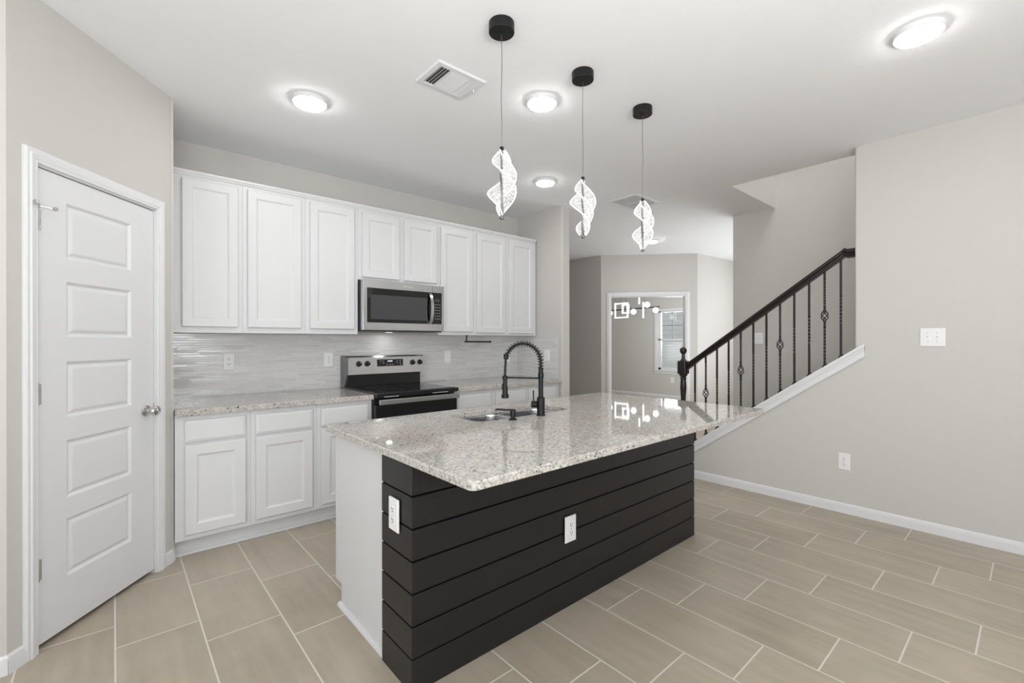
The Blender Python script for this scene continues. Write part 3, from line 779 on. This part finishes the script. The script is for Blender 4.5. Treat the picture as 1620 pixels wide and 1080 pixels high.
# ------------------------------------------------------------------ over-the-range microwave
MX0, MX1, MZ0, MZ1 = 1.538, 2.314, 1.395, 1.812; mw = MX1 - MX0
mv = thing('microwave', 'stainless over-the-range microwave below the short wall cabinet', 'microwave', (MX0, YB - 0.015, MZ0))
ym = lambda y: y - (YB - 0.015); zm = lambda z: z - MZ0; xm = lambda x: x - MX0
b = nbm(); box(b, 0.0, mw, ym(3.662), 0, -0.012, zm(1.808), 0.003, 1); obj('microwave_body', b, plain('dark_grey_enamel', (0.07, 0.07, 0.072), 0.35), mv)
fr = 3.620
b = nbm()
def strip(x0, x1, z0, z1, y0=fr, y1=3.662): box(b, xm(x0), xm(x1), ym(y0), ym(y1), zm(z0), zm(z1), 0.003)
strip(MX0, 2.196, 1.744, MZ1); strip(MX0, 2.196, MZ0, 1.458); strip(MX0, 1.574, 1.455, 1.747)
box(b, xm(1.57), xm(2.196), ym(3.632), ym(3.660), zm(1.45), zm(1.75))
dr = obj('microwave_door', b, STEEL, mv)
b = nbm(); box(b, xm(1.574), xm(2.196), ym(3.6235), ym(3.634), zm(1.458), zm(1.744), 0.001); obj('door_glass', b, BLACKG, dr)
b = nbm(); box(b, xm(1.605), xm(2.140), ym(3.6222), ym(3.6237), zm(1.487), zm(1.690)); obj('door_window', b, WINGL, dr, False)
b = nbm(); strip(2.1985, MX1, 1.744, MZ1); strip(2.1985, MX1, MZ0, 1.458); strip(2.293, MX1, 1.455, 1.747)
ctl = obj('control_frame', b, STEEL, mv)
b = nbm(); box(b, xm(2.1985), xm(2.294), ym(3.6235), ym(3.645), zm(1.458), zm(1.744)); kp = obj('keypad', b, BLACKG, ctl, False)
b = nbm(); box(b, xm(2.222), xm(2.272), ym(3.6228), ym(3.6236), zm(1.664), zm(1.688)); obj('clock_window', b, plain('grey_lcd', (0.055, 0.057, 0.06), 0.2), kp, False)
for r in range(6):
    for c in range(3):
        z = 1.636 - r * 0.026; x = 2.222 + c * 0.022
        b = nbm(); box(b, xm(x), xm(x + 0.010), ym(3.6228), ym(3.6236), zm(z - 0.002), zm(z + 0.002)); obj('key_mark', b, MARK, kp, False)
b = nbm(); hp = []
loops = []
for i in range(21):
    s = i / 20; z = 1.735 - s * 0.275; bow = math.sin(PI * s)
    y = 3.617 - 0.040 * bow ** 0.6; x = 2.170 + 0.0 * bow
    loops.append([(xm(x - 0.014), ym(y), zm(z)), (xm(x + 0.014), ym(y), zm(z)), (xm(x + 0.014), ym(y + 0.011), zm(z)), (xm(x - 0.014), ym(y + 0.011), zm(z))])
rings(b, loops); obj('door_handle', b, STEEL, dr)
def text(name, s, size, mat, parent, loc, rot=(PI / 2, 0, 0)):
    cu = bpy.data.curves.new(name, 'FONT'); cu.body = s; cu.size = size; cu.align_x = 'CENTER'; cu.align_y = 'CENTER'; cu.extrude = 0.0003
    tmp = bpy.data.objects.new(name + '_curve', cu); C.objects.link(tmp)
    me = bpy.data.meshes.new_from_object(tmp.evaluated_get(bpy.context.evaluated_depsgraph_get()))
    bpy.data.objects.remove(tmp); me.materials.clear(); me.materials.append(mat)
    o = bpy.data.objects.new(name, me); C.objects.link(o); o.parent = parent; o.location = loc; o.rotation_euler = rot
    return o
b = nbm(); box(b, 0.335, 0.385, ym(3.872), ym(3.908), -0.0145, -0.0125); obj('hood_light', b, m_emit('hood_lamp_lens', (1.0, 0.98, 0.95), 1.6), mv, False)
hl = bpy.data.lights.new('hood_lamp', 'AREA'); hl.shape = 'RECTANGLE'; hl.size = 0.045; hl.size_y = 0.03; hl.energy = 0.24; hl.color = (1.0, 0.98, 0.95)
ho = bpy.data.objects.new('hood_lamp', hl); C.objects.link(ho); ho.location = (MX0 + 0.36, 3.89, MZ0 - 0.016)
text('maker_mark', 'Whirlpool', 0.022, MARK, dr, (xm(1.945), ym(fr) - 0.0004, zm(1.778)))

# ------------------------------------------------------------------ ceiling lights
def led(x, y, r, label):
    t = thing('ceiling_light', label, 'ceiling light', (x, y, H), 0, 'round ceiling LED lights')
    b = nbm(); lathe(b, [(r, 0.0), (r, -0.018), (r - 0.004, -0.0215), (r - 0.009, -0.022), (r - 0.010, -0.012)], 0, 0, 48); obj('trim_ring', b, TRIM, t)
    b = nbm(); lathe(b, [(r - 0.0095, -0.0125), (r - 0.011, -0.0265), (r - 0.014, -0.0295), (r - 0.02, -0.0305), (r * 0.5, -0.0320), (0.001, -0.0325)], 0, 0, 48); obj('diffuser', b, LEDM, t)
led(0.885, 2.850, 0.098, 'round LED ceiling light nearest the upper left cabinets')
led(1.935, 1.945, 0.092, 'round LED ceiling light beside the air vent, between first two pendants')
led(2.925, 2.900, 0.090, 'round LED ceiling light behind the first two pendants, near the wall end')
led(2.825, 0.360, 0.095, 'round LED ceiling light at the upper right, near the right wall')
led(5.80, 3.62, 0.10, 'round LED ceiling light in the foyer, partly behind the third pendant')

# ceiling vents
vt = thing('air_vent', 'white supply air register with angled louvres beside the first pendant', 'vent', (1.407, 2.125, H))
b = nbm()
hw, hh = 0.153, 0.123
L = rings(b, [[(x, y, z) for x, y in ((-hw + i, -hh + i), (hw - i, -hh + i), (hw - i, hh - i), (-hw + i, hh - i))] for i, z in ((0, 0), (0, -0.003), (0.006, -0.010), (0.030, -0.012), (0.033, -0.004))], True, False, False)
obj('frame', b, TRIM, vt)
b = nbm(); box(b, -hw + 0.02, hw - 0.02, -hh + 0.02, hh - 0.02, -0.002, -0.0005); obj('duct_opening', b, DUCT, vt, False)
def louvre(x0, x1, y0, y1, tilt, axis):
    b = nbm()
    if axis == 'y':
        prism(b, [(x0, -0.012), (x0 + 0.0015, -0.012), (x0 + tilt + 0.0015, -0.003), (x0 + tilt, -0.003)], 'y', y0, y1)
    else:
        prism(b, [(y0, -0.012), (y0 + 0.0015, -0.012), (y0 + tilt + 0.0015, -0.003), (y0 + tilt, -0.003)], 'x', x0, x1)
    obj('louvre', b, TRIM, vt, False)
for i in range(4): louvre(-0.120 + i * 0.0175, 0, -hh + 0.032, hh - 0.032, 0.012, 'y')
for i in range(10): louvre(-0.055, 0.062, -0.082 + i * 0.018, 0, -0.017, 'x')
for i in range(4): louvre(0.084 + i * 0.0125, 0, -hh + 0.032, hh - 0.032, -0.0155, 'y')
b = nbm(); lathe(b, [(0.004, -0.010), (0.004, -0.026), (0.006, -0.028)], 0.139, -0.02, 10); obj('damper_lever', b, TRIM, vt)
b = nbm()
for x in (-0.055, 0.064): box(b, x - 0.002, x + 0.002, -hh + 0.031, hh - 0.031, -0.012, -0.002)
obj('mullion', b, TRIM, vt, False)

v2 = thing('return_grille', 'wide white return air grille behind the third pendant', 'vent', (4.055, 2.725, H))
b = nbm(); hw, hh = 0.215, 0.165
rings(b, [[(x, y, z) for x, y in ((-hw + i, -hh + i), (hw - i, -hh + i), (hw - i, hh - i), (-hw + i, hh - i))] for i, z in ((0, 0), (0, -0.003), (0.006, -0.009), (0.032, -0.010), (0.034, -0.002))], True, False, False)
box(b, -0.008, 0.008, -hh + 0.03, hh - 0.03, -0.010, -0.001)
obj('frame', b, TRIM, v2)
b = nbm(); box(b, -hw + 0.02, hw - 0.02, -hh + 0.02, hh - 0.02, -0.0015, -0.0005); obj('duct_opening', b, DUCT, v2, False)
GV = plain('grille_slat_grey', (0.45, 0.45, 0.46), 0.5)
for xa, xb in ((-hw + 0.034, -0.008), (0.008, hw - 0.034)):
    for i in range(17):
        b = nbm(); y = -hh + 0.049 + i * 0.0155
        prism(b, [(y, -0.009), (y + 0.0012, -0.009), (y - 0.0118, -0.002), (y - 0.013, -0.002)], 'x', xa, xb); obj('slat', b, GV, v2, False)

# ------------------------------------------------------------------ pendants
TW = 0.85
def pendant(x, y, rot, label):
    t = thing('pendant_light', label, 'pendant light', (x, y, H), rot, 'twisted leaf pendant lights over the island')
    b = nbm(); lathe(b, [(0.0575, 0.0), (0.058, -0.002), (0.058, -0.042), (0.0565, -0.0445), (0.006, -0.0455), (0.005, -0.052)], 0, 0, 40); obj('canopy', b, BLACKM, t)
    ztop, zbot = 2.172 - H, 1.856 - H
    rr = random.Random(int(x * 100))
    ph = rr.uniform(0, 6)
    cord = []
    for i in range(25):
        s = i / 24; am = 0.0018 * math.sin(PI * s)
        cord.append((am * math.sin(9 * s + ph), am * math.cos(8 * s + ph), -0.047 + (ztop + 0.047) * s))
    b = nbm(); tube(b, cord, 0.0017, 6); obj('cord', b, GREYM, t)
    n = 72; h = ztop - zbot
    def prof(s): return max(0.0, math.sin(PI * min(1, max(0, s))) ** 0.72) * 0.064 * (0.86 + 0.14 * math.sin(PI * s))
    for blade in (0.0, 180.0, 90.0):
        b = nbm(); be = nbm(); loops = []; edge = []
        for i in range(n + 1):
            s = i / n; z = ztop - 0.010 - (h - 0.022) * s
            a = math.radians(blade) + 2 * PI * TW * s
            w = prof(0.03 + 0.94 * s) + 0.006
            w *= 1 + 0.018 * math.sin(i * 2.3)
            if blade == 90.0: w *= 1 - 0.62 * max(0.0, s - 0.35)
            ca, sa = math.cos(a), math.sin(a); tx, ty = -sa * 0.0016, ca * 0.0016
            r0 = 0.004
            loops.append([(ca * r0 + tx, sa * r0 + ty, z), (ca * w + tx, sa * w + ty, z), (ca * w - tx, sa * w - ty, z), (ca * r0 - tx, sa * r0 - ty, z)])
            edge.append((ca * w, sa * w, z))
        rings(b, loops); bl = obj('acrylic_blade', b, ACRY, t)
        tube(be, edge, 0.0021, 6); obj('lit_edge', be, EDGE, bl)
    b = nbm(); loops = []
    for i in range(41):
        s = i / 40; z = ztop - h * s; a = 0.6 + 2 * PI * 0.35 * s
        ca, sa = math.cos(a) * 0.0068, math.sin(a) * 0.0068; ex, ey = -math.sin(a) * 0.0056, math.cos(a) * 0.0056
        loops.append([(ca + ex, sa + ey, z), (ca - ex, sa - ey, z), (-ca - ex, -sa - ey, z), (-ca + ex, -sa + ey, z)])
    rings(b, loops); obj('center_rod', b, GREYM, t)
    b = nbm(); lathe(b, [(0.004, ztop + 0.010), (0.0095, ztop + 0.007), (0.0095, ztop - 0.006), (0.007, ztop - 0.008)], 0, 0, 14); obj('top_cap', b, BLACKM, t)
    b = nbm(); lathe(b, [(0.007, zbot + 0.010), (0.010, zbot + 0.008), (0.010, zbot - 0.002), (0.007, zbot - 0.004)], 0, 0, 14); obj('bottom_cap', b, GREYM, t)
pendant(1.327, 1.592, math.radians(270 - 306 * 0.38 - 41.07), 'twisted acrylic leaf pendant on black canopy, nearest and leftmost of the three')
pendant(1.898, 1.598, math.radians(270 - 306 * 0.70 - 41.07), 'twisted acrylic leaf pendant on black canopy, middle of the three')
pendant(2.464, 1.598, math.radians(270 - 306 * 0.50 - 41.07), 'twisted acrylic leaf pendant on black canopy, farthest and rightmost of the three')

# ------------------------------------------------------------------ stair railing
xb = XR + 0.075
sr = thing('stair_railing', 'black stair railing with iron balusters and turned newel on the white knee-wall cap', 'railing', (xb, 2.291, 0))
oy = 2.291
def railc(y): return 1.066 + (2.229 - y) * 0.7225
b = nbm()      # handrail profile (x offset, vertical offset)
RP = [(-0.020, -0.037), (0.020, -0.037), (0.022, -0.024), (0.016, -0.016), (0.018, -0.006), (0.030, 0.002), (0.032, 0.014), (0.026, 0.027), (0.012, 0.034), (-0.012, 0.034), (-0.026, 0.027), (-0.032, 0.014), (-0.030, 0.002), (-0.018, -0.006), (-0.016, -0.016), (-0.022, -0.024)]
path = [(2.262, railc(2.262)), (0.985, railc(0.985)), (0.968, railc(0.968) + 0.004), (0.950, railc(0.968) - 0.006), (0.900, railc(0.968) - 0.006)]
rings(b, [[(px, y - oy, z + pz) for px, pz in RP] for y, z in path]); obj('handrail', b, RAILW, sr)
b = nbm(); lathe(b, [(0.045, 0.8905 - oy), (0.045, 0.897 - oy), (0.036, 0.902 - oy), (0.034, 0.905 - oy)], 0, railc(0.968) - 0.006, 28, 'y'); obj('rosette', b, RAILW, sr)
b = nbm()
box(b, -0.043, 0.043, -0.043, 0.043, 0.975, 1.105, 0.010, 3)
lathe(b, [(0.034, 1.100), (0.030, 1.112), (0.018, 1.122), (0.014, 1.140), (0.016, 1.150), (0.013, 1.158), (0.013, 1.170), (0.026, 1.182), (0.033, 1.202), (0.032, 1.216), (0.024, 1.232), (0.010, 1.240), (0.001, 1.241)], 0, 0, 28)
lathe(b, [(0.040, 0.980), (0.038, 0.962), (0.030, 0.952), (0.024, 0.944), (0.030, 0.934), (0.031, 0.928), (0.024, 0.920), (0.027, 0.895), (0.030, 0.84), (0.024, 0.75), (0.023, 0.68), (0.030, 0.60), (0.036, 0.50), (0.034, 0.44), (0.028, 0.40), (0.034, 0.38)], 0, 0, 28)
box(b, -0.043, 0.043, -0.043, 0.043, 0.0, 0.385, 0.008, 2)
obj('newel_post', b, RAILW, sr)
def sqbar(bm, y, segs, s=0.0068):
    """square bar along z with twisted stretches: segs = [(z0, z1, turns)]"""
    loops = []; ang = PI / 4
    for z0, z1, tn in segs:
        n = max(1, int(abs(tn) * 12))
        for i in range(n + 1):
            a = ang + 2 * PI * tn * i / n; z = z0 + (z1 - z0) * i / n; q = s * 1.414
            if tn: q *= 0.93
            loops.append([(q * math.cos(a + PI / 2 * k), y + q * math.sin(a + PI / 2 * k), z) for k in range(4)])
        ang += 2 * PI * tn
    rings(bm, loops)
for k in range(12):
    y = 2.1705 - 0.1070 * k; yl = y - oy
    z0 = capz(y) - 0.004; z1 = railc(y) - 0.030; zc = (z0 + z1) / 2
    b = nbm()
    if k in (1, 4, 7, 10):
        zk = zc + 0.03
        sqbar(b, yl, [(z0, z0 + 0.06, 0), (z0 + 0.06, zk - 0.085, 2.5), (zk - 0.085, zk - 0.040, 0)])
        sqbar(b, yl, [(zk + 0.040, zk + 0.085, 0), (zk + 0.085, z1 - 0.06, 2.5), (z1 - 0.06, z1, 0)])
        for zq in (zk - 0.042, zk + 0.042): lathe(b, [(0.007, zq - 0.008), (0.0115, zq - 0.004), (0.0115, zq + 0.004), (0.007, zq + 0.008)], 0, yl, 12)
        o = obj('baluster', b, IRON, sr)
        b = nbm()
        for q in range(4):
            pts = []
            for i in range(17):
                s = i / 16; a = PI / 4 + PI / 2 * q + 2 * PI * 0.55 * s
                r = 0.004 + 0.0215 * math.sin(PI * s) ** 0.9
                pts.append((r * math.cos(a), yl + r * math.sin(a), zk - 0.042 + 0.084 * s))
            tube(b, pts, 0.0040, 6)
        obj('basket', b, IRON, o)
    else:
        sqbar(b, yl, [(z0, zc - 0.11, 0), (zc - 0.11, zc + 0.11, 2.0), (zc + 0.11, z1, 0)])
        o = obj('baluster', b, IRON, sr)
    b = nbm(); zz = capz(y)
    loops = []
    for q, dz in ((0.0155, -0.002), (0.0155, 0.016), (0.011, 0.026), (0.0085, 0.028)):
        loops.append([(sx * q, yl + sy * q, zz + dz - sy * q * SL) for sx, sy in ((-1, -1), (1, -1), (1, 1), (-1, 1))])
    rings(b, loops); obj('shoe', b, IRON, o)

# ------------------------------------------------------------------ study: window, chandelier
wn = sempty('window_1', (9.5, (WY0 + WY1) / 2, (WZ0 + WZ1) / 2), FACE_X); wn['label'] = 'white single-hung study window seen through the doorway'
ww, wh = (WY1 - WY0) / 2, (WZ1 - WZ0) / 2
b = nbm()
for x0, x1, z0, z1 in ((-ww - 0.072, -ww, -wh - 0.01, wh + 0.05), (ww, ww + 0.072, -wh - 0.01, wh + 0.05), (-ww, ww, wh, wh + 0.05)): box(b, x0, x1, -0.016, 0.0, z0, z1, 0.003)
box(b, -ww - 0.085, ww + 0.085, -0.035, 0.02, -wh - 0.03, -wh, 0.004); box(b, -ww - 0.06, ww + 0.06, -0.014, 0, -wh - 0.085, -wh - 0.03, 0.003)
obj('window_casing', b, TRIM, wn)
b = nbm()
for x0, x1, z0, z1 in ((-ww, -ww + 0.062, -wh, wh), (ww - 0.062, ww, -wh, wh), (-ww, ww, wh - 0.03, wh), (-ww, ww, -wh, -wh + 0.05), (-ww, ww, -0.003, 0.035)): box(b, x0, x1, 0.05, 0.10, z0, z1, 0.003)
obj('window_frame', b, TRIM, wn)
b = nbm(); box(b, -0.006, 0.006, 0.078, 0.088, 0.03, wh - 0.03); box(b, -ww + 0.06, ww - 0.06, 0.078, 0.088, 0.335, 0.347); obj('muntin', b, plain('grey_muntin', (0.10, 0.10, 0.10), 0.5), wn, False)
b = nbm(); box(b, -ww + 0.06, ww - 0.06, 0.072, 0.076, -wh + 0.04, wh - 0.02); obj('pane', b, GLASS, wn, False)
b = nbm()
for i in range(17):
    z = -wh + 0.065 + i * 0.0345
    prism(b, [(0.030, z), (0.052, z + 0.006), (0.052, z + 0.008), (0.030, z + 0.002)], 'x', -ww + 0.064, ww - 0.064)
obj('blind_slats', b, TRIM, wn, False)

ct = thing('chandelier', 'linear LED chandelier with square frames and globe bulbs hanging in the study', 'chandelier', (8.3, 5.6, H), FACE_X)
# local x = -(y-5.6); z relative to the ceiling
lx = lambda y: -(y - 5.6)
b = nbm(); box(b, -0.30, 0.30, -0.04, 0.04, -0.03, 0.0, 0.005); obj('canopy', b, BLACKM, ct)
b = nbm(); tube(b, [(lx(6.50), 0, 1.972 - H), (lx(5.0), 0, 1.993 - H)], 0.012, 8); obj('arm', b, BLACKM, ct)
b = nbm()
for y in (5.93, 5.80, 5.357): tube(b, [(lx(y), 0, -0.02), (lx(y), 0, 1.98 - H)], 0.004, 6)
obj('cord', b, GREYM, ct)
def sqframe(y0, y1, z0, z1, yy):
    b = nbm(); x0, x1 = lx(y0), lx(y1); q = 0.009
    for a in ((x0 - q, x0 + q, z0 - q, z1 + q), (x1 - q, x1 + q, z0 - q, z1 + q), (x0, x1, z0 - q, z0 + q), (x0, x1, z1 - q, z1 + q)): box(b, a[0], a[1], yy - 0.012, yy + 0.012, a[2] - H, a[3] - H)
    obj('light_frame', b, LEDS, ct, False)
sqframe(6.075, 5.755, 1.812, 2.115, 0.0); sqframe(5.845, 5.70, 1.902, 2.075, -0.05)
for y, z0, z1 in ((5.455, 2.075, 2.235), (5.357, 1.780, 2.105)):
    b = nbm(); tube(b, [(lx(y), -0.02, z0 - H), (lx(y), -0.02, z1 - H)], 0.014, 10); obj('light_tube', b, LEDS, ct)
for y, z in ((5.26, 2.047), (5.586, 1.920), (5.064, 1.926), (6.195, 1.915)):
    b = nbm(); lathe(b, [(0.002, z - H - 0.056)] + [(0.056 * math.sin(PI * i / 12), z - H - 0.056 * math.cos(PI * i / 12)) for i in range(1, 12)] + [(0.002, z - H + 0.056)], lx(y), -0.03, 20); obj('globe', b, LEDS, ct)

# outside the study window
b = nbm(); box(b, 9.8, 40, -10, 30, -0.3, -0.25); struct('ground', b, GRASS, False)
nh = thing('neighbour_house', 'pale lap-sided house outside the study window', 'house', (14.5, 6, -0.25))
b = nbm(); box(b, 0, 6, -6, 10, 0, 6.0); obj('wall', b, SIDING, nh, False)
b = nbm(); prism(b, [(-0.4, 6.0), (6.4, 6.0), (3.0, 8.2)], 'y', -6.4, 10.4); obj('roof', b, plain('grey_shingle', (0.16, 0.15, 0.15), 0.9), nh, False)
